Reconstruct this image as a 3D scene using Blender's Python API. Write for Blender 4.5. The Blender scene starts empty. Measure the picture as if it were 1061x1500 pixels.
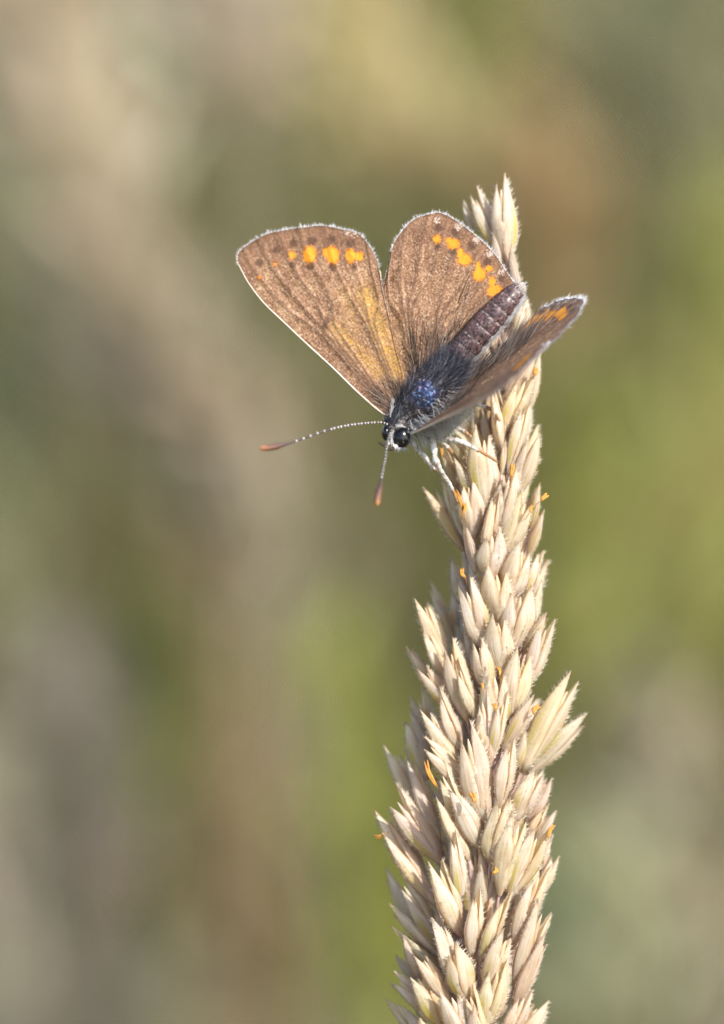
# A small brown butterfly with orange spots on a dry grass seed head in a meadow.
# 1 Blender unit = 1 centimetre.
import bpy, math, random
import numpy as np
from mathutils import Vector, Matrix

rng = np.random.default_rng(7)
random.seed(7)
scene = bpy.context.scene
scene.unit_settings.system = 'METRIC'
scene.unit_settings.scale_length = 0.01
COL = scene.collection

# ------------------------------------------------------------------ camera
PITCH = math.radians(12.0)
D = 28.4                                   # camera to the subject plane, cm
LENS, SENS = 155.0, 36.0
RIGHT = np.array([1.0, 0.0, 0.0])
UP = np.array([0.0, math.sin(PITCH), math.cos(PITCH)])
TOW = np.array([0.0, -math.cos(PITCH), math.sin(PITCH)])      # from the subject towards the camera
S0 = np.array([0.0, 0.0, 66.0])            # the subject is 66 cm above the ground
CAM = S0 + TOW * D
K = SENS / LENS * D / 1500.0               # cm per photograph pixel on the subject plane

cam_data = bpy.data.cameras.new('camera')
cam = bpy.data.objects.new('camera', cam_data)
COL.objects.link(cam)
cam.location = CAM
cam.rotation_euler = (math.pi / 2 - PITCH, 0, 0)
cam_data.sensor_fit = 'VERTICAL'
cam_data.sensor_height = SENS
cam_data.sensor_width = SENS
cam_data.lens = LENS
cam_data.clip_start = 1.0
cam_data.clip_end = 60000.0
cam_data.dof.use_dof = True
cam_data.dof.focus_distance = D - 0.42
APERTURE = 0.90                            # entrance pupil, cm
cam_data.dof.aperture_fstop = LENS * 1e-3 / APERTURE
scene.camera = cam

# ------------------------------------------------------------------ light
sun_cam = np.array([0.54, 0.49, 0.68])     # towards the sun: right, up, towards the camera
sv = RIGHT * sun_cam[0] + UP * sun_cam[1] + TOW * sun_cam[2]
sv = sv / np.linalg.norm(sv)
world = bpy.data.worlds.new('World')
scene.world = world
world.use_nodes = True
wn = world.node_tree
sky = wn.nodes.new('ShaderNodeTexSky')
sky.sky_type = 'NISHITA'
sky.sun_disc = False
sky.sun_elevation = math.asin(sv[2])
sky.sun_rotation = math.atan2(sv[0], sv[1])
bg = wn.nodes['Background']
bg.inputs['Strength'].default_value = 0.15
wn.links.new(sky.outputs[0], bg.inputs[0])
sun_d = bpy.data.lights.new('sun', 'SUN')
sun_d.energy = 3.5
sun_d.angle = math.radians(0.55)
sun_d.color = (1.0, 0.95, 0.87)
sun = bpy.data.objects.new('sun', sun_d)
COL.objects.link(sun)
sun.location = (0, 0, 300)
sun.rotation_euler = Vector(sv).to_track_quat('Z', 'Y').to_euler()
scene.view_settings.view_transform = 'Standard'
scene.view_settings.look = 'None'
scene.view_settings.exposure = 0.98
scene.view_settings.gamma = 1.0
scene.render.engine = 'CYCLES'
scene.cycles.use_denoising = True
scene.cycles.diffuse_bounces = 7
scene.cycles.transmission_bounces = 8
scene.cycles.max_bounces = 14

# ------------------------------------------------------------------ helpers
def P(px, py, w=0.0):
    """world point that stands w cm nearer than the subject plane, at a photograph pixel"""
    px = np.asarray(px, float); py = np.asarray(py, float); w = np.asarray(w, float)
    d = D - w
    x = (px - 530.5) * K * d / D
    y = -(py - 750.0) * K * d / D
    return CAM + x[..., None] * RIGHT + y[..., None] * UP - d[..., None] * TOW

def norm(v):
    v = np.asarray(v, float)
    return v / (np.linalg.norm(v, axis=-1, keepdims=True) + 1e-12)

def catmull(pts, n):
    pts = np.asarray(pts, float)
    if len(pts) == 2:
        t = np.linspace(0, 1, n)[:, None]
        return pts[0] * (1 - t) + pts[1] * t
    p = np.vstack([2 * pts[0] - pts[1], pts, 2 * pts[-1] - pts[-2]])
    out = []
    for i in range(1, len(p) - 2):
        t = np.linspace(0, 1, 24, endpoint=False)[:, None]
        a, b, c, d = p[i - 1], p[i], p[i + 1], p[i + 2]
        out.append(0.5 * (2 * b + (c - a) * t + (2 * a - 5 * b + 4 * c - d) * t**2 + (3 * b - a - 3 * c + d) * t**3))
    out.append(pts[-1][None])
    q = np.vstack(out)
    s = np.concatenate([[0], np.cumsum(np.linalg.norm(np.diff(q, axis=0), axis=1))])
    u = np.linspace(0, s[-1], n)
    return np.stack([np.interp(u, s, q[:, k]) for k in range(q.shape[1])], 1)

def make_mesh(name, verts, faces, mats, attrs=None, mat_idx=None, smooth=True):
    me = bpy.data.meshes.new(name)
    me.from_pydata(np.asarray(verts, float).tolist(), [], faces if isinstance(faces, list) else np.asarray(faces).tolist())
    for m in (mats if isinstance(mats, (list, tuple)) else [mats]):
        me.materials.append(m)
    if mat_idx is not None:
        me.polygons.foreach_set('material_index', np.asarray(mat_idx, np.int32))
    if smooth:
        me.polygons.foreach_set('use_smooth', np.ones(len(me.polygons), bool))
    for k, a in (attrs or {}).items():
        at = me.attributes.new(k, 'FLOAT_COLOR', 'POINT')
        a = np.asarray(a, np.float32)
        c = np.ones((len(verts), 4), np.float32)
        c[:, :a.shape[1]] = a
        at.data.foreach_set('color', c.ravel())
    me.update()
    return me

WLOC = {}
def empty(name, loc, label=None, cat=None, group=None, parent=None):
    o = bpy.data.objects.new(name, None)
    o.empty_display_size = 0.2
    COL.objects.link(o)
    place(o, loc, parent)
    tag(o, label, cat, group)
    return o

def place(o, loc, parent):
    loc = np.asarray(loc, float)
    WLOC[o.name] = loc
    o.parent = parent
    o.location = loc - (WLOC[parent.name] if parent else 0)

def tag(o, label=None, cat=None, group=None, kind=None):
    if label: o['label'] = label
    if cat: o['category'] = cat
    if group: o['group'] = group
    if kind: o['kind'] = kind

def obj(name, verts, faces, mats, parent=None, origin=None, **kw):
    """one mesh object from world-space vertices"""
    verts = np.asarray(verts, float)
    if origin is None:
        origin = verts.mean(0)
    me = make_mesh(name, verts - origin, faces, mats, **kw)
    o = bpy.data.objects.new(name, me)
    COL.objects.link(o)
    place(o, origin, parent)
    return o

class Geo:
    def __init__(s): s.v, s.f, s.mi, s.a, s.n = [], [], [], [], 0
    def add(s, v, f, mi=0, a=None):
        v = np.asarray(v, float)
        s.v.append(v)
        s.f.extend([tuple(int(i) + s.n for i in q) for q in f])
        s.mi.extend([mi] * len(f))
        s.a.append(np.tile([0., 0., 0.], (len(v), 1)) if a is None else np.broadcast_to(np.asarray(a, float), (len(v), 3)))
        s.n += len(v)
    def V(s): return np.vstack(s.v)
    def A(s): return np.vstack(s.a)

def tube(path, rad, seg=8, cap=True, squash=None):
    """swept tube with one radius per path point"""
    path = np.asarray(path, float); n = len(path)
    rad = np.broadcast_to(np.asarray(rad, float), (n,))
    t = norm(np.gradient(path, axis=0))
    ref = np.array([0.13, 0.9, 0.41]) if abs(t[0] @ np.array([0, 1, 0])) < 0.9 else np.array([1.0, 0, 0.1])
    vs = []
    u = norm(np.cross(t[0], ref))
    for i in range(n):
        u = norm(u - t[i] * (u @ t[i]))
        w = np.cross(t[i], u)
        a = np.linspace(0, 2 * math.pi, seg, endpoint=False)
        vs.append(path[i] + rad[i] * (np.cos(a)[:, None] * u + np.sin(a)[:, None] * w))
    v = np.vstack(vs)
    f = []
    for i in range(n - 1):
        for j in range(seg):
            k = (j + 1) % seg
            f.append((i * seg + j, i * seg + k, (i + 1) * seg + k, (i + 1) * seg + j))
    if cap:
        f.append(tuple(range(seg - 1, -1, -1)))
        f.append(tuple((n - 1) * seg + j for j in range(seg)))
    return v, f

def hairs(geo, root, direc, length, rad, curl=0.3, seg=4, a=None, curl_dir=None):
    """many tapered curved three-sided hairs at once"""
    root = np.asarray(root, float); m = len(root)
    direc = norm(direc); length = np.broadcast_to(length, (m,)); rad = np.broadcast_to(rad, (m,))
    side = norm(np.cross(direc, rng.normal(size=(m, 3))))
    bend = side if curl_dir is None else norm(curl_dir + 0.5 * side)
    bend = norm(bend - direc * np.sum(bend * direc, 1, keepdims=True))
    other = np.cross(direc, side)
    cl = (rng.random(m) * 0.8 + 0.2) * curl
    rings = []
    for i in range(seg + 1):
        t = i / seg
        c = root + direc * (length * t)[:, None] + bend * (length * cl * t * t)[:, None]
        r = rad * (1 - 0.9 * t**1.3)
        ring = [c + r[:, None] * (math.cos(q) * side + math.sin(q) * other) for q in (0, 2.094, 4.189)]
        rings.append(np.stack(ring, 1))
    v = np.stack(rings, 1).reshape(m * (seg + 1) * 3, 3)
    base = (np.arange(m) * (seg + 1) * 3)[:, None]
    loc = []
    for i in range(seg):
        for j in range(3):
            k = (j + 1) % 3
            loc.append((i * 3 + j, i * 3 + k, (i + 1) * 3 + k, (i + 1) * 3 + j))
    f = (base[:, None, :] + np.asarray(loc)[None]).reshape(-1, 4)
    tt = np.tile(np.repeat(np.linspace(0, 1, seg + 1), 3), m)
    rr = np.repeat(rng.random(m), (seg + 1) * 3)
    att = np.stack([tt, rr, np.zeros_like(tt)], 1)
    geo.add(v, f, 0, att)

# ------------------------------------------------------------------ node helper
class N:
    def __init__(s, name):
        s.m = bpy.data.materials.new(name); s.m.use_nodes = True
        s.t = s.m.node_tree
        s.t.nodes.clear()
        s.out = s.t.nodes.new('ShaderNodeOutputMaterial')
    def n(s, typ, **kw):
        o = s.t.nodes.new('ShaderNode' + typ)
        for k, v in kw.items():
            setattr(o, k, v)
        return o
    def set(s, sock, v):
        if isinstance(v, bpy.types.NodeSocket): s.t.links.new(v, sock)
        elif v is not None:
            if hasattr(sock, 'default_value') and isinstance(v, (tuple, list)) and len(v) == 3 and len(sock.default_value) == 4: v = (*v, 1)
            sock.default_value = v
    def math(s, op, a, b=None, c=None, clamp=False):
        o = s.n('Math', operation=op, use_clamp=clamp)
        s.set(o.inputs[0], a)
        if b is not None: s.set(o.inputs[1], b)
        if c is not None: s.set(o.inputs[2], c)
        return o.outputs[0]
    def mix(s, f, a, b, mode='MIX'):
        o = s.n('MixRGB', blend_type=mode)
        s.set(o.inputs[0], f); s.set(o.inputs[1], a); s.set(o.inputs[2], b)
        return o.outputs[0]
    def ramp(s, f, stops, interp='LINEAR'):
        o = s.n('ValToRGB'); r = o.color_ramp; r.interpolation = interp
        while len(r.elements) < len(stops): r.elements.new(0.5)
        for e, (p, c) in zip(r.elements, stops):
            e.position = p; e.color = (*c, 1) if len(c) == 3 else c
        s.set(o.inputs[0], f)
        return o.outputs[0]
    def smooth(s, v, lo, hi):
        o = s.n('MapRange', interpolation_type='SMOOTHSTEP')
        s.set(o.inputs[0], v); s.set(o.inputs[1], lo); s.set(o.inputs[2], hi)
        return o.outputs[0]
    def attr(s, name):
        a = s.n('Attribute', attribute_name=name)
        q = s.n('SeparateColor'); s.t.links.new(a.outputs['Color'], q.inputs[0])
        return q.outputs[0], q.outputs[1], q.outputs[2]
    def vec(s, x, y, z):
        o = s.n('CombineXYZ')
        for i, q in enumerate((x, y, z)): s.set(o.inputs[i], q)
        return o.outputs[0]
    def noise(s, vec, scale, detail=3, rough=0.55, col=False):
        o = s.n('TexNoise'); s.set(o.inputs['Scale'], scale); s.set(o.inputs['Detail'], detail); s.set(o.inputs['Roughness'], rough)
        if vec is not None: s.set(o.inputs['Vector'], vec)
        return o.outputs['Color' if col else 'Fac']
    def objco(s):
        return s.n('TexCoord').outputs['Object']
    def princ(s, col, rough=0.6, spec=0.4, bump=None, bump_s=0.3, bump_d=0.01, **kw):
        b = s.n('BsdfPrincipled')
        s.set(b.inputs['Base Color'], col); s.set(b.inputs['Roughness'], rough); s.set(b.inputs['Specular IOR Level'], spec)
        for k, v in kw.items(): s.set(b.inputs[k.replace('_', ' ')], v)
        if bump is not None:
            q = s.n('Bump'); s.set(q.inputs['Height'], bump); s.set(q.inputs['Strength'], bump_s); s.set(q.inputs['Distance'], bump_d)
            s.t.links.new(q.outputs[0], b.inputs['Normal'])
        return b.outputs[0]
    def done(s, sh, trans=None, tf=0.3):
        if trans is not None:
            tb = s.n('BsdfTranslucent'); s.set(tb.inputs[0], trans)
            mx = s.n('MixShader'); s.set(mx.inputs[0], tf)
            s.t.links.new(sh, mx.inputs[1]); s.t.links.new(tb.outputs[0], mx.inputs[2]); sh = mx.outputs[0]
        s.t.links.new(sh, s.out.inputs[0])
        return s.m

def simple(name, col, rough=0.6, spec=0.3, trans=None, tf=0.3, nscale=8.0, namt=0.25):
    n = N(name)
    f = n.noise(n.objco(), nscale, 4)
    c = n.mix(f, tuple(x * (1 - namt) for x in col), tuple(min(1, x * (1 + namt)) for x in col))
    return n.done(n.princ(c, rough, spec), trans, tf)

# ------------------------------------------------------------------ materials
def mat_wing_upper():
    n = N('wing_scales_upper')
    org, drk, gold = n.attr('m1')
    vein, wht, edge = n.attr('m2')
    s_, t_, _ = n.attr('st')
    co = n.objco()
    vo = n.n('TexVoronoi', feature='F1'); n.set(vo.inputs['Scale'], 105.0); n.set(vo.inputs['Vector'], co)
    cell = n.n('SeparateColor'); n.t.links.new(vo.outputs['Color'], cell.inputs[0])
    cr, cg = cell.outputs[0], cell.outputs[1]
    streak = n.noise(n.vec(n.math('MULTIPLY', s_, 70.0), n.math('MULTIPLY', t_, 7.0), 0.0), 1.0, 3)
    patch = n.noise(co, 5.0, 4)
    fine = n.noise(co, 55.0, 3, 0.7)
    # worn scale cover: speckled brown and pale gold
    v = n.math('ADD', n.math('MULTIPLY', cr, 0.48), n.math('MULTIPLY', streak, 0.48))
    v = n.math('ADD', v, n.math('MULTIPLY', n.math('SUBTRACT', patch, 0.5), 0.75))
    base = n.ramp(v, [(0.10, (0.120, 0.053, 0.029)), (0.36, (0.205, 0.106, 0.060)), (0.58, (0.31, 0.172, 0.098)), (0.78, (0.47, 0.295, 0.17)), (0.97, (0.74, 0.55, 0.35))])
    base = n.mix(n.math('MULTIPLY', n.smooth(n.math('MULTIPLY_ADD', fine, 0.5, n.math('MULTIPLY', cg, 0.7)), 0.80, 0.98), 0.5), base, (0.70, 0.55, 0.38))  # pale gold flecks: glints of glittering scales painted into the colour
    base = n.mix(n.math('MULTIPLY', n.smooth(t_, 0.80, 0.97), 0.45), base, (0.17, 0.085, 0.05))
    pink = n.mix(n.math('MULTIPLY', n.smooth(streak, 0.45, 0.75), 0.35), base, (0.32, 0.17, 0.115))
    gv = n.math('MULTIPLY', gold, n.smooth(n.math('ADD', n.math('MULTIPLY', cg, 0.7), n.math('MULTIPLY', fine, 0.6)), 0.25, 0.85), clamp=True)
    goldc = n.ramp(n.math('ADD', n.math('MULTIPLY', patch, 0.7), n.math('MULTIPLY', cr, 0.3)), [(0.3, (0.40, 0.29, 0.07)), (0.52, (0.58, 0.285, 0.04)), (0.75, (0.58, 0.42, 0.15))])
    c = n.mix(gv, pink, goldc)
    c = n.mix(n.math('MULTIPLY', vein, 0.72), c, (0.085, 0.045, 0.030))
    dk = n.smooth(n.math('ADD', drk, n.math('MULTIPLY', n.math('SUBTRACT', n.math('ADD', n.math('MULTIPLY', cg, 0.5), n.math('MULTIPLY', fine, 0.5)), 0.5), 0.8)), 0.35, 0.75)
    c = n.mix(n.math('MULTIPLY', dk, 0.74), c, (0.07, 0.034, 0.022))
    wt = n.smooth(n.math('ADD', wht, n.math('MULTIPLY', n.math('SUBTRACT', cr, 0.5), 0.9)), 0.5, 0.9)
    c = n.mix(n.math('MULTIPLY', wt, 0.5), c, (0.72, 0.62, 0.54))
    oo = n.smooth(n.math('ADD', org, n.math('MULTIPLY', n.math('SUBTRACT', n.math('ADD', n.math('MULTIPLY', cr, 0.5), n.math('MULTIPLY', fine, 0.5)), 0.5), 0.65)), 0.30, 0.62)
    oc = n.mix(n.math('MULTIPLY_ADD', cg, 0.35, n.math('MULTIPLY', n.smooth(org, 0.25, 0.85), 0.75)), (0.45, 0.12, 0.012), (0.82, 0.325, 0.030))
    c = n.mix(oo, c, oc)
    h = n.math('ADD', n.math('MULTIPLY', cr, 0.6), n.math('MULTIPLY', streak, 0.7))
    sh = n.princ(c, n.math('MULTIPLY_ADD', cg, 0.3, 0.48), 0.22, bump=h, bump_s=0.4, bump_d=0.006)
    return n.done(sh, n.mix(0.5, c, (0.35, 0.18, 0.07)), 0.10)

def mat_wing_under():
    n = N('wing_scales_under')
    co = n.objco()
    f = n.noise(co, 40.0, 4, 0.7); p = n.noise(co, 6.0, 3)
    v = n.math('ADD', n.math('MULTIPLY', f, 0.6), n.math('MULTIPLY', p, 0.4))
    c = n.ramp(v, [(0.3, (0.30, 0.22, 0.165)), (0.5, (0.50, 0.40, 0.32)), (0.7, (0.66, 0.57, 0.48))])
    vo = n.n('TexVoronoi', feature='F1'); n.set(vo.inputs['Scale'], 5.0); n.set(vo.inputs['Vector'], co)
    c = n.mix(n.smooth(vo.outputs['Distance'], 0.16, 0.10), c, (0.05, 0.035, 0.03))
    return n.done(n.princ(c, 0.6, 0.3, bump=f, bump_s=0.4), c, 0.1)

def mat_hair(name, stops, rough=0.35, tf=0.25, spec=0.5):
    n = N(name)
    t, r, _ = n.attr('hr')
    c = n.ramp(r, stops)
    c = n.mix(n.math('MULTIPLY', n.math('SUBTRACT', 1.0, t), 0.35), c, stops[0][1])
    return n.done(n.princ(c, rough, spec), c, tf)

def mat_body():
    n = N('body_scales')
    u, ang, ring = n.attr('bd')
    co = n.objco()
    vo = n.n('TexVoronoi', feature='F1'); n.set(vo.inputs['Scale'], 75.0); n.set(vo.inputs['Vector'], co)
    q = n.n('SeparateColor'); n.t.links.new(vo.outputs['Color'], q.inputs[0])
    cr, cg = q.outputs[0], q.outputs[1]
    f = n.noise(co, 14.0, 4)
    thor = n.ramp(cr, [(0.0, (0.010, 0.013, 0.030)), (0.6, (0.016, 0.021, 0.052)), (0.84, (0.036, 0.055, 0.17)), (0.95, (0.14, 0.26, 0.46)), (1.0, (0.42, 0.22, 0.40))])
    thor = n.mix(n.smooth(n.math('MULTIPLY_ADD', cg, 0.3, ang), 0.35, 0.75), n.ramp(cr, [(0.0, (0.018, 0.015, 0.017)), (0.7, (0.05, 0.04, 0.042)), (1.0, (0.20, 0.16, 0.15))]), thor)
    abd = n.ramp(n.math('ADD', n.math('MULTIPLY', cr, 0.75), n.math('MULTIPLY', f, 0.3)), [(0.15, (0.020, 0.012, 0.012)), (0.5, (0.070, 0.038, 0.036)), (0.8, (0.125, 0.072, 0.070)), (0.97, (0.24, 0.15, 0.14)), (1.0, (0.5, 0.34, 0.30))])
    band = n.math('MULTIPLY', n.smooth(n.math('ADD', ring, n.math('MULTIPLY', cg, 0.6)), 1.0, 1.45), 0.55)
    abd = n.mix(band, abd, (0.55, 0.46, 0.42))
    tip = n.smooth(u, 0.955, 0.99)
    abd = n.mix(n.math('MULTIPLY', tip, 0.8), abd, (0.50, 0.38, 0.26))
    c = n.mix(n.smooth(u, 0.46, 0.52), thor, abd)
    sh = n.princ(c, n.math('MULTIPLY_ADD', cg, 0.3, 0.34), 0.45, bump=cr, bump_s=0.8, bump_d=0.008)
    return n.done(sh)

def mat_glume():
    n = N('dry_glume')
    u, q, r = n.attr('gl')
    info = n.n('ObjectInfo')
    rnd = info.outputs['Random']
    tint = info.outputs['Color']
    co = n.objco()
    sep = n.n('SeparateXYZ'); n.t.links.new(co, sep.inputs[0])
    jit = n.n('VectorMath', operation='ADD'); n.set(jit.inputs[0], co); n.t.links.new(n.vec(n.math('MULTIPLY', rnd, 37.0), n.math('MULTIPLY', rnd, 91.0), n.math('MULTIPLY', rnd, 13.0)), jit.inputs[1])
    blot = n.noise(jit.outputs[0], 3.2, 4)
    fib = n.noise(n.vec(n.math('MULTIPLY', q, 16.0), n.math('MULTIPLY', u, 2.2), n.math('MULTIPLY', rnd, 50.0)), 1.0, 4, 0.6)
    spk = n.noise(jit.outputs[0], 30.0, 2)
    base = n.ramp(n.math('ADD', n.math('MULTIPLY', fib, 0.38), n.math('MULTIPLY', blot, 0.62)), [(0.28, (0.62, 0.47, 0.29)), (0.42, (0.76, 0.65, 0.48)), (0.53, (0.85, 0.78, 0.65)), (0.67, (0.90, 0.86, 0.79))])
    # pale papery upper half, straw lower half
    base = n.mix(n.math('MULTIPLY', n.smooth(u, 0.35, 0.85), 0.42), base, (0.86, 0.80, 0.72))
    # green-yellow stripe beside the keel on some glumes
    gsel = n.smooth(n.math('FRACT', n.math('MULTIPLY', rnd, 7.31)), 0.45, 0.85)
    gband = n.math('MULTIPLY', n.math('MULTIPLY', n.smooth(q, 0.55, 0.30), n.smooth(q, 0.06, 0.2)), n.math('MULTIPLY', n.smooth(u, 0.08, 0.25), n.smooth(u, 0.75, 0.4)))
    base = n.mix(n.math('MULTIPLY', n.math('MULTIPLY', gband, gsel), 0.85), base, (0.66, 0.58, 0.13))
    # purple-pink flush at the base and along margins on some
    psel = n.smooth(n.math('FRACT', n.math('MULTIPLY', rnd, 3.77)), 0.35, 0.9)
    pk = n.math('MAXIMUM', n.math('MULTIPLY', n.smooth(u, 0.32, 0.05), 0.8), n.math('MULTIPLY', n.smooth(q, 0.14, 0.02), n.smooth(u, 0.75, 0.3)))
    pk = n.math('MULTIPLY', n.math('MULTIPLY', pk, n.smooth(blot, 0.35, 0.62)), n.math('MULTIPLY_ADD', psel, 0.75, 0.18))
    base = n.mix(pk, base, (0.42, 0.20, 0.245))
    # keel, margin and tip ochre
    kee = n.math('MULTIPLY', n.math('MAXIMUM', n.smooth(q, 0.10, 0.0), n.smooth(q, 0.82, 1.0)), 0.65)
    vl = n.math('MULTIPLY', n.math('MULTIPLY', n.smooth(q, 0.50, 0.54), n.smooth(q, 0.60, 0.56)), n.math('MULTIPLY', n.smooth(u, 0.85, 0.5), 0.40))
    base = n.mix(vl, base, (0.56, 0.38, 0.26))
    base = n.mix(kee, base, (0.48, 0.29, 0.13))
    base = n.mix(n.math('MULTIPLY', n.smooth(u, 0.85, 1.0), 0.45), base, (0.55, 0.36, 0.19))
    base = n.mix(n.math('MULTIPLY', n.smooth(spk, 0.70, 0.78), 0.35), base, (0.30, 0.20, 0.12))
    base = n.mix(1.0, base, tint, 'MULTIPLY')
    rib = n.n('TexWave', wave_type='BANDS', bands_direction='X')
    n.set(rib.inputs['Vector'], n.vec(q, 0.0, 0.0)); n.set(rib.inputs['Scale'], 1.1); n.set(rib.inputs['Distortion'], 0.0)
    h = n.math('ADD', n.math('MULTIPLY', fib, 0.8), n.math('MULTIPLY', rib.outputs['Fac'], 0.35))
    sh = n.princ(base, 0.52, 0.30, bump=h, bump_s=0.2, bump_d=0.012)
    return n.done(sh, n.mix(1.0, base, (0.98, 0.82, 0.56), 'MULTIPLY'), 0.52)

M = {}
M['wing'] = mat_wing_upper()
M['under'] = mat_wing_under()
M['fringe'] = mat_hair('wing_fringe_white', [(0.0, (0.58, 0.53, 0.52)), (0.5, (0.78, 0.76, 0.77)), (1.0, (0.88, 0.88, 0.90))], 0.6, 0.2)
M['blue_hair'] = mat_hair('thorax_hair_grey_blue', [(0.0, (0.022, 0.022, 0.03)), (0.45, (0.055, 0.06, 0.085)), (0.8, (0.15, 0.16, 0.21)), (1.0, (0.52, 0.53, 0.58))])
M['brown_hair'] = mat_hair('wing_base_hair_brown', [(0.0, (0.09, 0.055, 0.04)), (0.5, (0.26, 0.185, 0.14)), (0.8, (0.40, 0.31, 0.26)), (1.0, (0.66, 0.57, 0.50))])
M['white_hair'] = mat_hair('chest_hair_white', [(0.0, (0.42, 0.40, 0.40)), (0.4, (0.66, 0.64, 0.63)), (1.0, (0.82, 0.81, 0.80))], 0.4, 0.35)
M['body'] = mat_body()
M['glume'] = mat_glume()
M['cilia'] = simple('glume_cilia', (0.74, 0.66, 0.54), 0.4, 0.5, (0.8, 0.72, 0.6), 0.4)
M['pedicel'] = simple('purple_pedicel', (0.46, 0.31, 0.28), 0.5, 0.35, nscale=25, namt=0.5)
M['rachis'] = simple('straw_rachis', (0.42, 0.28, 0.22), 0.5, 0.35, nscale=12, namt=0.5)
M['anther'] = simple('orange_anther', (0.62, 0.29, 0.06), 0.6, 0.2, (0.7, 0.36, 0.09), 0.2, 45, 0.55)
M['eye'] = simple('black_eye', (0.004, 0.004, 0.005), 0.22, 0.5)
def mat_leg():
    n = N('white_scaled_leg')
    co = n.objco()
    f = n.noise(co, 16.0, 4, 0.6); g = n.noise(co, 90.0, 2)
    c = n.ramp(n.math('MULTIPLY_ADD', g, 0.35, n.math('MULTIPLY', f, 0.7)), [(0.40, (0.14, 0.095, 0.07)), (0.50, (0.46, 0.41, 0.37)), (0.60, (0.72, 0.69, 0.66))])
    return n.done(n.princ(c, 0.5, 0.3, bump=g, bump_s=0.4, bump_d=0.006))
M['leg'] = mat_leg()
M['tarsus'] = simple('brown_tarsus', (0.34, 0.19, 0.09), 0.4, 0.4, nscale=30, namt=0.3)
M['ant_dark'] = simple('antenna_dark', (0.045, 0.032, 0.028), 0.4, 0.4, nscale=40)
M['ant_white'] = simple('antenna_white_ring', (0.78, 0.74, 0.72), 0.45, 0.3, nscale=40)
def mat_club():
    n = N('antenna_club')
    u, _, _ = n.attr('hr')
    co = n.objco()
    f = n.noise(co, 60.0, 3)
    c = n.ramp(n.math('ADD', u, n.math('MULTIPLY', n.math('SUBTRACT', f, 0.5), 0.35)), [(0.0, (0.06, 0.04, 0.035)), (0.35, (0.10, 0.05, 0.042)), (0.74, (0.19, 0.080, 0.050)), (1.0, (0.55, 0.25, 0.10))])
    return n.done(n.princ(c, 0.4, 0.4, bump=f, bump_s=0.3), c, 0.15)
M['club'] = mat_club()
M['costa'] = simple('costa_pale', (0.66, 0.56, 0.47), 0.4, 0.4, nscale=20)

# ================================================================== the setting
def ground():
    n = N('meadow_soil')
    co = n.objco()
    a = n.noise(co, 0.02, 5); b = n.noise(co, 0.35, 5)
    c = n.ramp(n.math('ADD', n.math('MULTIPLY', a, 0.55), n.math('MULTIPLY', b, 0.45)), [(0.3, (0.06, 0.055, 0.022)), (0.5, (0.14, 0.12, 0.05)), (0.7, (0.26, 0.20, 0.10))])
    m = n.done(n.princ(c, 0.9, 0.1, bump=b, bump_s=0.6, bump_d=2.0))
    g = Geo()
    r = [0, 60, 120, 200, 300, 450, 700, 1100, 2000, 5000, 15000, 50000]
    seg = 48
    vs = [np.array([0, 0, 0.])]
    for i in range(1, len(r)):
        a = np.linspace(0, 2 * math.pi, seg, endpoint=False)
        z = rng.normal(0, 0.6, seg) if r[i] < 1500 else np.zeros(seg)
        vs.extend(np.stack([np.cos(a) * r[i], np.sin(a) * r[i], z], 1))
    f = []
    for j in range(seg):
        f.append((0, 1 + j, 1 + (j + 1) % seg))
    for i in range(len(r) - 2):
        for j in range(seg):
            k = (j + 1) % seg
            f.append((1 + i * seg + j, 1 + (i + 1) * seg + j, 1 + (i + 1) * seg + k, 1 + i * seg + k))
    o = obj('ground', np.array(vs), f, m, origin=np.zeros(3))
    tag(o, 'blurred meadow soil far below and behind the butterfly', kind='structure')
ground()

def mat_blade(name):
    n = N(name)
    a = n.n('Attribute', attribute_name='hr')
    c = a.outputs['Color']
    f = n.noise(n.objco(), 0.6, 3)
    c = n.mix(f, c, n.mix(1.0, c, (0.7, 0.72, 0.6), 'MULTIPLY'))
    return n.done(n.princ(c, 0.55, 0.25), n.mix(1.0, c, (1.0, 1.0, 0.6), 'MULTIPLY'), 0.35)
M['blade'] = mat_blade('grass_blade')

STRAW = np.array([0.46, 0.36, 0.22]); PALE = np.array([0.58, 0.47, 0.38]); BROWN = np.array([0.24, 0.15, 0.085])
OLIVE = np.array([0.185, 0.145, 0.075]); GREEN = np.array([0.155, 0.155, 0.05]); DARK = np.array([0.07, 0.075, 0.03])
LIME = np.array([0.28, 0.29, 0.06]); MAUVE = np.array([0.22, 0.17, 0.15])

def blade_batch(geo, root, height, lean, width, cols, seg=3):
    """tapered bent grass blades, arrays of equal length"""
    m = len(root)
    ang = rng.random(m) * math.pi * 2
    side = np.stack([np.cos(ang), np.sin(ang), np.zeros(m)], 1)
    rings = []
    for i in range(seg + 1):
        t = i / seg
        c = root + np.stack([lean[:, 0] * t * t, lean[:, 1] * t * t, height * (t - 0.12 * t * t)], 1)
        wd = (width * (1 - t)**0.7 * 0.5)[:, None]
        rings.append(np.stack([c - side * wd, c + side * wd], 1))
    v = np.stack(rings, 1).reshape(-1, 3)
    base = (np.arange(m) * (seg + 1) * 2)[:, None]
    loc = np.array([(2 * i, 2 * i + 1, 2 * i + 3, 2 * i + 2) for i in range(seg)])
    f = (base[:, None, :] + loc[None]).reshape(-1, 4)
    a = np.repeat(cols, (seg + 1) * 2, axis=0)
    geo.add(v, f, 0, a)

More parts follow.
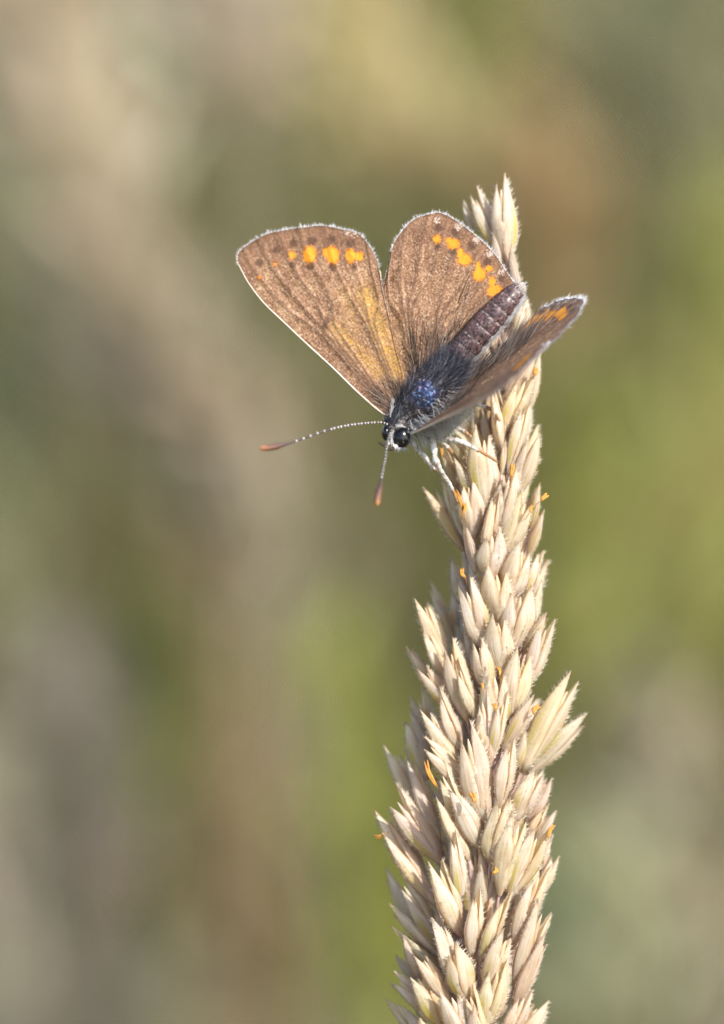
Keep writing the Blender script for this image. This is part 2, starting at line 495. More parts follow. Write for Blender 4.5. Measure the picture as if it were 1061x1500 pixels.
def meadow():
    g = Geo()
    n = 34000
    y = 70 + (rng.random(n)**1.5) * 1300
    x = (rng.random(n) - 0.5) * (70 + y * 0.62)
    # patches of drier and greener growth
    pat = np.sin(x * 0.045 + 1.3) * np.cos(y * 0.011 + 0.5) + 0.6 * np.sin(x * 0.11 + y * 0.02)
    pat = pat * 0.3 + rng.normal(0, 0.35, n) + 0.0
    pal = np.stack([GREEN, OLIVE, STRAW, PALE])
    idx = np.clip(np.digitize(pat, [-0.2, 0.34, 0.85]), 0, 3)
    cols = pal[idx] * (0.75 + 0.5 * rng.random((n, 1)))
    h = 24 + 24 * rng.random(n) + 10 * rng.random(n)**3
    h *= np.clip((y - 20) / 160, 0.45, 1.0)
    root = np.stack([x, y, np.full(n, -0.5)], 1)
    lean = rng.normal(0, 7, (n, 2))
    blade_batch(g, root, h, lean, 0.35 + 0.5 * rng.random(n) + y / 1500, cols)
    o = obj('meadow_grass', g.V(), g.f, M['blade'], origin=np.array([0, 300., 0]), attrs={'hr': g.A()})
    tag(o, 'out of focus green and straw meadow grass filling the background', 'grass', kind='stuff')
meadow()
#BG0
# ---- taller plants that stand behind the seed head, far out of focus
def plant(name, label, cat, pts, d, col, n, leaf=(2.2, 0.30), group=None, part='seed_head', jitter=0.16, droop=0.0, ncul=2):
    """pts: (x, y, width) along the plant from its top down, d cm behind the butterfly"""
    pts = np.array(pts, float); sc = K * (D + d) / D
    c = catmull(np.column_stack([pts, np.zeros(len(pts))]), 60)
    path = P(c[:, 0], c[:, 1], np.full(60, -d)); half = c[:, 2] * sc * 0.5
    tang = norm(np.gradient(path, axis=0))
    base = path[-1]; bt = tang[-1]
    foot = np.array([base[0] + bt[0] / max(0.25, -bt[2]) * base[2] * 0.35, base[1] + 4.0, 0.0])
    root = empty(name, foot, label, cat, group)
    g = Geo()
    for k in range(ncul):
        o = rng.normal(0, 0.25, 3) * half.mean()
        cu = catmull([foot + np.array([o[0] * 0.5, o[1] * 0.5, -0.3]), (foot + base) / 2 + o + np.array([-bt[0] * 2, 0, 2.0]), base + o, path[30] + o * 0.5, path[4]], 30)
        v, f = tube(cu, np.linspace(0.16, 0.06, 30), 6)
        ob = obj('culm', v, f, M['blade'], root, attrs={'hr': np.tile(np.asarray(col) * 0.8, (len(v), 1))})
    k = rng.random(n) * 58; i = k.astype(int)
    u = rng.normal(size=(n, 3)) * 0.42
    u -= tang[i] * np.sum(u * tang[i], 1, keepdims=True)
    cen = path[i] + u * half[i][:, None]
    dr = norm(-tang[i] + 0.9 * u + jitter * rng.normal(size=(n, 3)) + np.array([0, 0, -droop]))
    ln = leaf[0] * (0.6 + 0.8 * rng.random(n)); wd = leaf[1] * (0.6 + 0.8 * rng.random(n))
    sd = norm(np.cross(dr, rng.normal(size=(n, 3))))
    st = []
    for t, q in ((-0.5, 0.25), (-0.1, 1.0), (0.2, 0.8), (0.5, 0.05)):
        cc = cen + dr * (ln * t)[:, None] + np.cross(dr, sd) * (0.12 * ln * t * t)[:, None]
        st.append(np.stack([cc - sd * (wd * q / 2)[:, None], cc + sd * (wd * q / 2)[:, None]], 1))
    V = np.stack(st, 1).reshape(-1, 3)
    F = (np.arange(n)[:, None, None] * 8 + np.array([(0, 1, 3, 2), (2, 3, 5, 4), (4, 5, 7, 6)])[None]).reshape(-1, 4)
    cols = np.asarray(col)[None] * (0.75 + 0.5 * rng.random((n, 1))) * (1 + 0.06 * rng.normal(size=(n, 3)))
    ob = obj(part, V, F, M['blade'], root, attrs={'hr': np.repeat(np.clip(cols, 0.01, 0.85), 8, axis=0)})
    ob['kind'] = 'stuff'
    return root

BEIGE = (.64, .53, .435); PINK = (.66, .55, .475); TAN = (.60, .49, .29); BRN = (.38, .285, .18)
GRN = (.25, .26, .085); LIM = (.46, .44, .17); MAU = (.36, .31, .275); GGR = (.44, .43, .29); WHT = (.56, .495, .42)
DG = 'dry grass stalks out of focus'; GG = 'green plants out of focus'
dry = lambda lab, pts, d, col, n, **k: plant('dry_grass_stalk', lab, 'grass stalk', pts, d, col, n, group=DG, **k)
grn = lambda lab, pts, d, col, n, **k: plant('green_grass_tuft', lab, 'grass tuft', pts, d, col, n, group=GG, part='foliage', leaf=(2.9, 0.5), **k)
dry('broad pale straw stalk slanting down from the upper left corner', [(40, -60, 190), (90, 160, 200), (170, 400, 180), (280, 620, 150), (400, 860, 90)], 68, BEIGE, 1000)
dry('thin tan stalk slanting just left of the antenna tips', [(230, 420, 40), (300, 540, 80), (370, 680, 90), (420, 830, 60)], 66, (.50, .415, .31), 130)
dry('pinkish cream plume at the top edge left of the middle', [(310, -160, 220), (320, -30, 240), (330, 60, 170), (335, 130, 60)], 84, PINK, 420)
dry('grey beige plume high in the left corner', [(-40, -60, 180), (0, 100, 190), (30, 300, 150)], 110, WHT, 380)
dry('tan plume above the gap between the two left wings', [(470, -60, 110), (540, 110, 170), (620, 220, 150), (720, 300, 110)], 92, TAN, 420)
dry('brown plume right of the tip of the seed head', [(760, 180, 100), (810, 290, 150), (820, 380, 130), (780, 470, 80)], 88, (.47, .325, .18), 280)
dry('faded mauve plume low at the left', [(90, 960, 130), (140, 1120, 180), (120, 1300, 170), (90, 1500, 160)], 96, MAU, 420)
dry('pale cream stalk along the left edge near the bottom', [(-50, 1120, 70), (-25, 1260, 110), (-10, 1400, 130), (10, 1580, 150)], 90, WHT, 380)
dry('rust brown stalk standing upright left of the lower seed head', [(330, 980, 60), (345, 1130, 100), (360, 1300, 110), (390, 1500, 90)], 84, BRN, 300)
dry('short russet plume below the long antenna', [(295, 690, 50), (300, 780, 80), (300, 860, 50)], 74, BRN, 110)
dry('beige plume in the lower right corner', [(930, 1010, 90), (980, 1160, 170), (1020, 1330, 200), (1040, 1540, 220)], 92, (.50, .435, .34), 560)
dry('pale plume at the bottom edge left of the middle', [(230, 1420, 110), (220, 1500, 160), (220, 1600, 170)], 100, WHT, 160)
dry('dull straw plume below the antennae', [(420, 560, 90), (460, 700, 140), (500, 860, 130), (520, 1000, 60)], 104, (.34, .29, .19), 200)
grn('yellow green tuft along the right edge level with the butterfly', [(1090, 300, 110), (1070, 480, 170), (1040, 680, 190), (1010, 900, 170), (990, 1040, 90)], 96, LIM, 400)
grn('olive green tuft just right of the upper seed head', [(860, 560, 90), (850, 700, 130), (840, 860, 120), (830, 1000, 90)], 84, (.36, .345, .12), 260)
grn('bright green clump low at the left', [(215, 930, 50), (235, 1040, 120), (225, 1120, 90)], 72, GRN, 60)
grn('lime green blades upright just left of the lower seed head', [(470, 960, 40), (500, 1080, 90), (520, 1230, 140), (530, 1420, 150), (530, 1560, 150)], 76, (.36, .365, .10), 260)
grn('grey green tuft at the left edge half way up', [(10, 240, 60), (25, 420, 110), (20, 560, 110), (10, 800, 110), (20, 950, 80)], 104, (.36, .35, .21), 220)
grn('grey green tuft behind the right foot of the seed head', [(860, 1230, 80), (880, 1380, 150), (880, 1540, 160)], 80, GGR, 200)
grn('grey green tuft in the upper right corner', [(960, -80, 160), (980, 60, 200), (990, 220, 150)], 130, (.33, .32, .20), 260)
grn('olive tuft along the top edge right of the middle', [(690, -90, 110), (680, 30, 130), (670, 140, 70)], 120, (.30, .285, .10), 150)
#BG1

# ================================================================== grass seed head
AX_Y = [240, 400, 560, 760, 960, 1150, 1300, 1500, 1700, 1900]
AX_X = [742, 741, 738, 730, 722, 714, 708, 696, 682, 668]
HW = [12, 30, 52, 78, 98, 112, 122, 116, 100, 60]
def axis_x(y): return float(np.interp(y, AX_Y, AX_X))
def half_w(y): return float(np.interp(y, AX_Y, HW))

def glume_mesh(name, seed):
    r = np.random.default_rng(seed)
    nu, nq = 15, 6
    us = np.linspace(0, 1, nu)
    mx = r.uniform(0.36, 0.52)
    f = np.where(us < mx, 0.24 + 0.76 * np.sin(us / mx * math.pi / 2)**0.95, 1 - (np.clip(us - mx, 0, 1) / (1 - mx))**r.uniform(1.3, 1.75))
    f = np.maximum(f, 0.012)
    qs = np.concatenate([-np.linspace(1, 0, nq)[:-1], np.linspace(0, 1, nq)])
    curl = r.uniform(0.0, 0.10) + (0.08 if seed % 4 == 0 else 0); bendy = r.normal(0, 0.045); tipo = r.uniform(0.08, 0.24); torn = r.uniform(0.5, 0.85) if seed % 5 == 0 else 2.0; twist = r.normal(0, 0.10); wav = r.normal(0, 0.02, 3)
    vs, at = [], []
    for i, u in enumerate(us):
        for q in qs:
            a = abs(q)
            x = f[i] * 0.5 * (1 - 1.2 * a**1.15) + curl * u**3 - 0.04 + tipo * u**1.3
            y = math.copysign(1, q) * f[i] * 0.33 * (1 - (1 - a)**2.1) * (1 - 0.25 * a**3) if q else 0.0
            y += wav[0] * math.sin(u * 5 + 3 * q) + 0.016 * a * math.sin(u * 11 + seed) + bendy * u**3
            c, s = math.cos(twist * u), math.sin(twist * u)
            vs.append((x * c - y * s, x * s + y * c, u + wav[1] * a * 0.5))
            if u > torn and a > 0.4: vs[-1] = (vs[-1][0] * 0.8 + 0.03, vs[-1][1] * 0.7, vs[-1][2] - 0.10 * (a - 0.4) - r.uniform(0, 0.03))
            at.append((u, a, 0))
    m = len(qs); fs = []
    for i in range(nu - 1):
        for j in range(m - 1):
            fs.append((i * m + j, i * m + j + 1, (i + 1) * m + j + 1, (i + 1) * m + j))
    g = Geo(); g.add(vs, fs, 0, np.array(at))
    V = np.array(vs).reshape(nu, m, 3)
    # cilia on the keel and the margins
    mid = m // 2
    for col, cnt in ((mid, 34), (0, 12), (m - 1, 12), (mid - 1, 14), (mid + 1, 14), (mid - 2, 10), (mid + 2, 10), (mid - 3, 10), (mid + 3, 10)):
        for k in range(cnt):
            t = r.uniform(0.08, 0.97) * (nu - 1); i = int(t); w = t - i
            p = V[i, col] * (1 - w) + V[min(i + 1, nu - 1), col] * w
            out = np.array([p[0] + 0.05, p[1] * 1.6, 0]) if col != mid else np.array([1.0, r.normal(0, 0.4), 0])
            out = out / (np.linalg.norm(out) + 1e-6)
            # the object is scaled (width, width, length): about 0.11, 0.11, 0.36
            L = r.uniform(0.007, 0.020)
            tip = p + np.array([out[0] * L / 0.11, out[1] * L / 0.11, L * 0.9 / 0.36])
            e = 0.0018
            g.add([p + np.array([e / 0.11, 0, 0]), p - np.array([e / 0.11, 0, 0]), p + np.array([0, e / 0.11, e / 0.36]), tip],
                  [(0, 1, 3), (1, 2, 3), (2, 0, 3)], 1, (t / nu, 1, 0))
    return make_mesh(name, g.V(), g.f, [M['glume'], M['cilia']], attrs={'gl': g.A()}, mat_idx=g.mi)

GL = [glume_mesh('glume', 100 + i) for i in range(24)]

HEAD_ORIGIN = P(axis_x(1700), 1700, 0.0)
head = empty('grass_seed_head', HEAD_ORIGIN, 'dry cream grass seed head that the butterfly is perched on', 'grass')
ax_pts = np.array([P(axis_x(y), y, -0.02) for y in range(262, 1901, 40)])
low = ax_pts[-1]
tail = catmull([ax_pts[-2], low, low + np.array([-0.5, 0.4, -3.5]), np.array([low[0] - 2.2, low[1] + 1.6, 30.0]), np.array([low[0] - 3.0, low[1] + 2.0, -0.5])], 40)[2:]
path = np.vstack([ax_pts, tail])
rr = np.interp(np.arange(len(path)), [0, 10, 42, len(path)], [0.010, 0.022, 0.050, 0.075])
v, f = tube(path, rr, 10)
obj('stem', v, f, M['rachis'], head)

SPK_N = 0
def spikelet(bx, by, tx, ty, w, where='f', roll=None, tint=None, dw=0.0, wb=None, wt=None):
    """one spikelet: a stalk with a floret, and two boat-shaped glumes as children"""
    global SPK_N
    SPK_N += 1
    mx, my = (bx + tx) / 2, (by + ty) / 2
    hw = half_w(my); off = np.clip((mx - axis_x(my)) / hw, -1, 1)
    R = hw * K * 0.80
    dep = math.sqrt(max(0.0, 1 - off * off)) * R
    if where == 'f': b_, t_ = dep * 0.72, dep * 0.98 + 0.02
    elif where == 'm': b_, t_ = dep * 0.35, dep * 0.5
    else: b_, t_ = -dep * 0.5 - 0.08, -dep * 0.8 - 0.14
    b_ += dw; t_ += dw
    if wb is not None: b_, t_ = wb, wt
    bx, by = bx + (bx - tx) * 0.12, by + (by - ty) * 0.12     # the foot sits tucked behind the next tips
    B = P(bx, by, b_ - 0.02); T = P(tx, ty, t_)
    L = float(np.linalg.norm(T - B)); ax = (T - B) / L
    W = w * K * 1.25
    # stalk down to the axis
    y2 = by + random.uniform(55, 95)
    A = P(axis_x(y2), y2, 0.0)
    mid = (B + A) / 2 + (B - P(axis_x(by), by, 0)) * 0.25
    pth = catmull([A, mid, B, B + ax * L * 0.06], 9)
    g = Geo()
    v, f = tube(pth, np.linspace(0.011, 0.0085, 9), 6)
    g.add(v, f, 0)
    # floret: slim spindle between the glumes
    zz = np.linspace(0.02, 0.82, 8)
    v, f = tube(np.array([B + ax * L * z for z in zz]), W * 0.23 * np.array([0.4, 0.85, 1, 1, 0.85, 0.6, 0.35, 0.06]), 8)
    g.add(v, f, 1, (0.4, 0.5, 0))
    sp = obj('spikelet', g.V(), g.f, [M['pedicel'], M['glume']], head, origin=B, attrs={'gl': g.A()}, mat_idx=g.mi)
    tint = tint or (1, 1, 1)
    sp.color = (*tint, 1)
    if roll is None:
        roll = random.gauss(0, 0.35) if w >= 27 else random.choice([-1, 1]) * random.uniform(0.5, 1.35)
    Z = Vector(ax)
    X = Vector(np.cross(TOW, ax)).normalized() * -1
    X = (Vector(RIGHT) - Z * Z.dot(Vector(RIGHT))).normalized()
    Y = Z.cross(X)
    base = Matrix((X, Y, Z)).transposed()
    sgn = random.choice([0, 1])
    for k in range(2):
        me = random.choice(GL)
        ln = L * (1.0 if k == sgn else random.uniform(0.80, 0.95))
        wd = W * (1.02 if k == sgn else 0.92)
        spread = random.uniform(-0.02, 0.05)
        m3 = base @ Matrix.Rotation(roll + math.pi * k, 3, 'Z') @ Matrix.Rotation(spread, 3, 'Y')
        gl = bpy.data.objects.new('glume', me)
        COL.objects.link(gl)
        gl.parent = sp
        gl.matrix_local = m3.to_4x4() @ Matrix.Diagonal((wd, wd, ln, 1))
        tt = random.uniform(0.9, 1.04)
        gl.color = (tint[0] * tt, tint[1] * tt * random.uniform(0.97, 1.01), tint[2] * tt * random.uniform(0.92, 1.03), 1)
    return sp

YG = (1.0, 1.0, 0.91); PK = (1.0, 0.955, 0.945); TN = (1.0, 0.95, 0.87)
FRONT = [
    (752, 424, 744, 356, 17, 'f', None, PK), (733, 412, 722, 340, 20, 'm', None, None),
    # top of the head, beside and behind the hindwing
    (742, 370, 732, 254, 34, 'f', 0.1, None), (728, 364, 689, 274, 25, 'm', 0.3, None), (713, 326, 703, 291, 13, 'b', None, None),
    (692, 340, 677, 293, 13, 'b', None, None), (757, 435, 745, 372, 17, 'f', None, None), (722, 430, 706, 345, 24, 'm', None, None),
    (745, 470, 738, 392, 26, 'm', None, None), (760, 510, 770, 432, 24, 'm', None, None), (725, 505, 708, 420, 26, 'm', None, None),
    (742, 560, 752, 472, 28, 'm', None, None), (718, 570, 700, 490, 26, 'm', None, None), (768, 560, 779, 488, 20, 'm', None, None),
    # below the right wings
    (735, 655, 722, 548, 29, 'f', 1.3, None), (737, 632, 778, 540, 27, 'f', 0.5, YG), (776, 592, 783, 512, 18, 'm', None, None),
    (742, 592, 784, 505, 25, 'm', None, TN), (747, 682, 773, 588, 26, 'f', 0.6, None), (757, 722, 787, 632, 27, 'f', None, None),
    (735, 692, 739, 644, 11, 'f', None, None), (702, 630, 694, 560, 22, 'm', None, PK), (705, 668, 680, 606, 26, 'm', None, TN),
    (697, 688, 660, 628, 27, 'm', None, YG), (674, 722, 645, 648, 22, 'f', None, TN), (700, 737, 668, 666, 24, 'f', None, None),
    (711, 742, 709, 620, 40, 'f', 0.25, None),
    # middle
    (674, 797, 626, 709, 27, 'm', 0.9, TN), (679, 782, 650, 700, 23, 'm', None, None), (693, 780, 685, 697, 33, 'f', 0.1, None),
    (738, 777, 747, 684, 38, 'f', 0.0, None), (712, 802, 729, 722, 27, 'f', 0.8, TN), (742, 807, 777, 720, 27, 'f', None, YG),
    (775, 778, 790, 706, 22, 'm', None, None), (775, 812, 795, 744, 20, 'm', None, None), (718, 844, 722, 770, 37, 'f', 0.1, None),
    (696, 834, 682, 768, 17, 'f', None, PK), (713, 872, 689, 803, 25, 'm', None, PK), (748, 868, 770, 793, 35, 'f', 0.1, None),
    (773, 870, 793, 805, 23, 'm', None, None), (732, 906, 727, 825, 36, 'f', 0.0, YG), (707, 940, 678, 849, 31, 'f', 0.15, None),
    (751, 946, 766, 856, 38, 'f', 0.05, None), (778, 917, 796, 848, 22, 'm', None, None), (735, 982, 729, 896, 36, 'f', 0.0, YG),
    (770, 952, 806, 897, 23, 'f', 0.9, TN), (775, 997, 806, 904, 28, 'f', 0.5, None), (653, 964, 615, 870, 27, 'f', 0.6, YG),
    (653, 994, 613, 907, 25, 'f', 0.9, YG), (641, 1017, 598, 944, 22, 'm', None, TN), (662, 938, 628, 848, 25, 'b', None, None),
    (680, 932, 668, 838, 28, 'b', None, None), (682, 1044, 656, 936, 32, 'f', 0.2, TN), (697, 1047, 668, 966, 25, 'f', 0.7, YG),
    (716, 1012, 699, 933, 26, 'f', 0.1, None), (728, 1062, 724, 974, 36, 'f', 0.05, None), (717, 1108, 704, 1009, 31, 'f', 0.3, PK),
    (721, 1108, 742, 1013, 23, 'f', 0.7, None), (748, 1042, 764, 948, 36, 'f', 0.1, YG), (741, 1092, 790, 1017, 25, 'f', 0.6, PK),
    (751, 1072, 780, 998, 20, 'm', None, PK),
    # the spray that sticks out to the right
    (771, 1118, 847, 986, 36, 'f', 0.25, YG), (779, 1126, 864, 1045, 31, 'f', 0.5, None), (778, 1097, 781, 1053, 10, 'm', None, TN),
    (755, 1122, 765, 1068, 22, 'm', None, None), (733, 1177, 750, 1083, 30, 'f', 0.7, None), (708, 1194, 680, 1054, 39, 'f', 0.2, None),
    (661, 1032, 617, 974, 24, 'f', 0.2, TN), (673, 1092, 640, 1008, 29, 'f', 0.7, PK), (669, 1114, 622, 1034, 29, 'f', 0.6, YG),
    (682, 1147, 618, 1081, 29, 'f', 0.7, PK), (622, 1132, 596, 1039, 33, 'b', 0.2, None), (636, 1092, 608, 1008, 27, 'b', 0.4, None),
    (611, 1182, 569, 1087, 25, 'b', 0.6, None), (641, 1224, 596, 1106, 27, 'm', 0.9, None), (680, 1212, 641, 1118, 27, 'f', 0.8, YG),
    # lower part
    (640, 1254, 568, 1155, 33, 'f', 0.5, PK), (622, 1294, 556, 1178, 31, 'f', 0.5, YG), (632, 1317, 556, 1208, 29, 'f', 0.8, PK),
    (683, 1250, 643, 1163, 27, 'f', 0.9, YG), (699, 1232, 668, 1148, 32, 'f', 0.6, None), (690, 1272, 650, 1194, 23, 'm', None, YG),
    (676, 1312, 665, 1218, 27, 'f', 0.9, None), (690, 1342, 688, 1223, 30, 'm', 0.4, None), (720, 1255, 736, 1166, 38, 'f', 0.1, YG),
    (735, 1297, 766, 1188, 38, 'f', 0.25, YG), (755, 1197, 793, 1128, 33, 'f', 0.3, None), (775, 1197, 806, 1136, 23, 'm', None, PK),
    (773, 1227, 801, 1176, 20, 'm', None, TN), (785, 1237, 812, 1184, 18, 'm', None, None), (750, 1307, 796, 1208, 34, 'f', 0.4, YG),
    (790, 1312, 814, 1251, 21, 'm', None, None), (794, 1277, 808, 1223, 16, 'm', None, None), (757, 1372, 798, 1263, 31, 'f', 0.4, PK),
    (673, 1360, 638, 1253, 36, 'f', 0.9, YG), (640, 1377, 580, 1278, 29, 'm', 0.7, None), (606, 1352, 562, 1273, 22, 'b', None, None),
    (691, 1392, 699, 1303, 31, 'f', 0.9, None), (640, 1397, 568, 1323, 25, 'm', None, None), (648, 1427, 575, 1355, 25, 'm', None, YG),
    (666, 1427, 641, 1340, 34, 'f', 0.8, None), (707, 1402, 745, 1303, 29, 'f', 0.8, YG), (715, 1447, 748, 1360, 33, 'f', 0.4, YG),
    (685, 1462, 660, 1383, 36, 'f', 0.2, YG), (758, 1432, 803, 1316, 29, 'f', 0.5, PK), (758, 1464, 806, 1366, 27, 'f', 0.6, PK),
    (715, 1494, 733, 1406, 36, 'f', 0.3, YG), (616, 1432, 593, 1366, 23, 'm', None, PK), (656, 1462, 613, 1393, 23, 'f', None, TN),
    (643, 1492, 605, 1418, 36, 'f', 0.6, YG), (686, 1522, 656, 1446, 36, 'f', 0.15, None), (705, 1517, 685, 1446, 31, 'f', 0.8, TN),
    (740, 1522, 775, 1448, 27, 'f', 0.5, PK), (631, 1482, 573, 1426, 25, 'm', None, None), (621, 1522, 572, 1458, 25, 'm', None, None),
    (606, 1432, 582, 1398, 19, 'b', None, None), (631, 1532, 610, 1488, 22, 'f', None, None), (790, 1372, 808, 1338, 16, 'm', None, None),
]
for r_ in FRONT:
    spikelet(*r_[:5], where=r_[5], roll=r_[6], tint=r_[7])

# the rest of the head: far side, core, and the part below the frame
def ring_spikelet(y, ang, inner=0.42, outer=0.86, size=1.0):
    hw = half_w(y)
    c, s = math.cos(ang), math.sin(ang)
    Lp = random.uniform(78, 98) * size
    by = y; ty = y - Lp
    bx = axis_x(by) + c * hw * inner; tx = axis_x(ty) + c * half_w(ty) * outer
    spikelet(bx, by, tx, ty, random.uniform(25, 33) * size, wb=s * hw * K * inner, wt=s * half_w(ty) * K * outer, tint=random.choice([None, YG, PK, TN, None]))
y = 470
while y < 1520:                                     # far side
    for k in range(3):
        ring_spikelet(y + random.uniform(-12, 12), -math.pi * (0.12 + 0.76 * (k + random.random()) / 3))
    y += 48
y = 640
while y < 1500:                                     # core behind the front row
    ring_spikelet(y, math.pi * random.uniform(0.05, 0.95), 0.18, 0.55)
    y += 15
y = 1560
while y < 1800:                                     # just below the frame
    for k in range(6):
        ring_spikelet(y + random.uniform(-15, 15), math.pi * 2 * (k + random.random()) / 6)
    y += 48

# orange anthers hanging from the spikelets
def anther(x0, y0, x1, y1, wpx=6.0, dw=0.05, twin=True):
    mx, my = (x0 + x1) / 2, (y0 + y1) / 2
    off = np.clip((mx - axis_x(my)) / half_w(my), -1, 1)
    w = math.sqrt(1 - off * off) * half_w(my) * K * 0.8 + 0.06 + dw
    A = P(x0, y0, w); B = P(x1, y1, w + 0.02)
    ax = norm(B - A); sd = norm(np.cross(ax, TOW))
    g = Geo(); bow = random.uniform(-0.5, 0.5)
    for s in ((-1, 1) if twin else (0,)):
        t = np.linspace(0, 1, 9)
        r = wpx * K * 0.27 * np.sin(np.clip(t * 0.96 + 0.02, 0, 1) * math.pi)**0.55 * (1 + 0.18 * np.sin(t * 11 + s + x0))
        p = A + (B - A) * t[:, None] + sd * (wpx * K * (s * (0.13 + 0.16 * (1 - t)**2) + bow * np.sin(t * math.pi)))[:, None]
        g.add(*tube(p, np.maximum(r, 0.0015), 7))
    g.add(*tube(catmull([B, B + ax * 0.02 - TOW * 0.03, B + ax * 0.05 - TOW * 0.12], 5), 0.002, 5))
    obj('anther', g.V(), g.f, M['anther'], head)
for a in [(624, 1114, 640, 1152, 8), (689, 1160, 696, 1176, 9), (752, 678, 749, 699, 7), (667, 717, 680, 756, 6), (803, 724, 793, 733, 8),
          (678, 832, 682, 846, 7), (812, 1208, 803, 1228, 7), (549, 1226, 562, 1222, 7), (791, 1034, 781, 1046, 8), (785, 538, 783, 550, 8),
          (723, 1030, 726, 1040, 7), (728, 976, 732, 990, 5), (644, 650, 648, 668, 5), (681, 736, 678, 752, 5), (780, 740, 776, 750, 5),
          (727, 1270, 722, 1279, 7), (705, 1000, 707, 1010, 4)]:
    anther(*a[:5])

# ================================================================== butterfly
BODY_O = P(640, 575, 0.45)
bf = empty('butterfly', BODY_O, 'small brown butterfly with orange spotted wings resting head down on the seed head', 'butterfly')

def wing(name, costa, margin, inner, mapf, spots, side_label, ns=150, nt=130, veins=(), parents=(), fr_len=4.8, camber=0.05, gold=(), pleat=0.007, hairbase=True, flip=False, ddots=()):
    C0 = catmull(costa, nt); C1 = catmull(inner, nt); D1 = catmull(margin, ns)
    D0 = catmull([C0[0], C1[0]], ns)
    t = np.linspace(0, 1, nt)[:, None, None]; s = np.linspace(0, 1, ns)[None, :, None]
    Q = (1 - s) * C0[:, None] + s * C1[:, None] + (1 - t) * D0[None] + t * D1[None] \
        - ((1 - s) * (1 - t) * C0[0] + s * (1 - t) * C1[0] + (1 - s) * t * D1[0] + s * t * D1[-1])
    T2 = np.repeat(np.linspace(0, 1, nt)[:, None], ns, 1); S2 = np.repeat(np.linspace(0, 1, ns)[None], nt, 0)
    px, py = Q[..., 0], Q[..., 1]
    span = np.linalg.norm(C1 - C0, axis=1)[:, None]               # px between the edges at this t
    vein = np.zeros_like(S2); hgt = np.zeros_like(S2)
    for sv_, par in veins:
        tc = 0.46
        k = np.clip((T2 - tc) / 0.22, 0, 1); k = k * k * (3 - 2 * k)
        sv2 = par + (sv_ - par) * k
        dpx = np.abs(S2 - sv2) * span
        vein = np.maximum(vein, np.exp(-(dpx / 1.35)**2) * np.where(T2 > 0.6, 0.45, 0.9) * np.clip(T2 * 8, 0, 1) * (1 - 0.6 * np.clip((T2 - 0.8) / 0.2, 0, 1)))
        hgt += np.exp(-(dpx / 3.2)**2)
    hgt = np.minimum(hgt, 1.2)
    org = np.zeros_like(S2); drk = np.zeros_like(S2); wht = np.zeros_like(S2); gld = np.zeros_like(S2)
    for (x, y, rx, ry, a) in spots:
        org = np.maximum(org, a * np.exp(-(((px - x) / rx)**2 + ((py - y) / ry)**2) * 0.72))
    for (x, y, r, kind) in ddots:
        e = np.exp(-(((px - x)**2 + (py - y)**2) / r**2))
        if kind == 'd': drk = np.maximum(drk, e)
        else: wht = np.maximum(wht, e)
    for (x0, y0, x1, y1, wd, a) in gold:
        dx, dy = x1 - x0, y1 - y0; L2 = dx * dx + dy * dy
        k = np.clip(((px - x0) * dx + (py - y0) * dy) / L2, 0, 1)
        dd = (px - x0 - k * dx)**2 + (py - y0 - k * dy)**2
        gld = np.maximum(gld, a * np.exp(-dd / wd**2))
    drk = np.maximum(drk, 0.55 * np.exp(-((1 - T2) / 0.025)**2))
    base = mapf(px, py, T2, S2)
    du = np.gradient(base, axis=1); dv = np.gradient(base, axis=0)
    nr = norm(np.cross(dv, du))
    nr = np.where(np.isfinite(nr), nr, 0)
    if not flip: nr = -nr
    wave = np.sin(S2 * 34) * 0.25 * np.clip(T2 * 1.6, 0, 1)
    top = base + nr * ((hgt + wave) * pleat * np.clip(T2 * 3, 0.15, 1) + camber * np.sin(S2 * math.pi) * T2)[..., None]
    top += nr * (rng.normal(0, 0.0008, S2.shape))[..., None]
    bot = top - nr * 0.007
    V = np.vstack([top.reshape(-1, 3), bot.reshape(-1, 3)])
    n1 = nt * ns
    ii = (np.arange(nt - 1)[:, None] * ns + np.arange(ns - 1)[None]).ravel()
    ft = np.stack([ii, ii + 1, ii + ns + 1, ii + ns], 1)
    if not flip: ft = ft[:, ::-1]
    fb = ft[:, ::-1] + n1
    edge = np.concatenate([np.arange(ns - 1), np.arange(nt - 1) * ns + ns - 1, (nt - 1) * ns + np.arange(ns - 1, 0, -1), np.arange(nt - 1, 0, -1) * ns])
    e2 = np.roll(edge, -1)
    fe = np.stack([edge, edge + n1, e2 + n1, e2], 1)
    F = np.vstack([ft, fb, fe])
    mi = np.concatenate([np.zeros(len(ft)), np.ones(len(fb)), np.zeros(len(fe))])
    m1 = np.stack([org, drk, gld], -1).reshape(-1, 3); m2 = np.stack([vein, wht, T2], -1).reshape(-1, 3); st = np.stack([S2, T2, 0 * T2], -1).reshape(-1, 3)
    w = obj(name, V, F, [M['wing'], M['under']], bf, origin=top[0, ns // 2], attrs={'m1': np.vstack([m1, m1]), 'm2': np.vstack([m2, m2]), 'st': np.vstack([st, st])}, mat_idx=mi)
    if side_label: w['label'] = side_label
    # white fringe of scales on the outer margin
    g = Geo()
    m = 720
    k = rng.random(m) * (ns - 1); i0 = np.minimum(k.astype(int), ns - 2); fr = (k - i0)[:, None]
    ed = top[-1]; din = top[-1] - top[-7]
    root = ed[i0] * (1 - fr) + ed[i0 + 1] * fr - norm(din[i0]) * 0.004
    tang = norm(ed[np.minimum(i0 + 1, ns - 1)] - ed[i0])
    nn = norm(np.cross(tang, nr[-1][i0])); nn *= np.sign(np.sum(nn * din[i0], 1, keepdims=True))
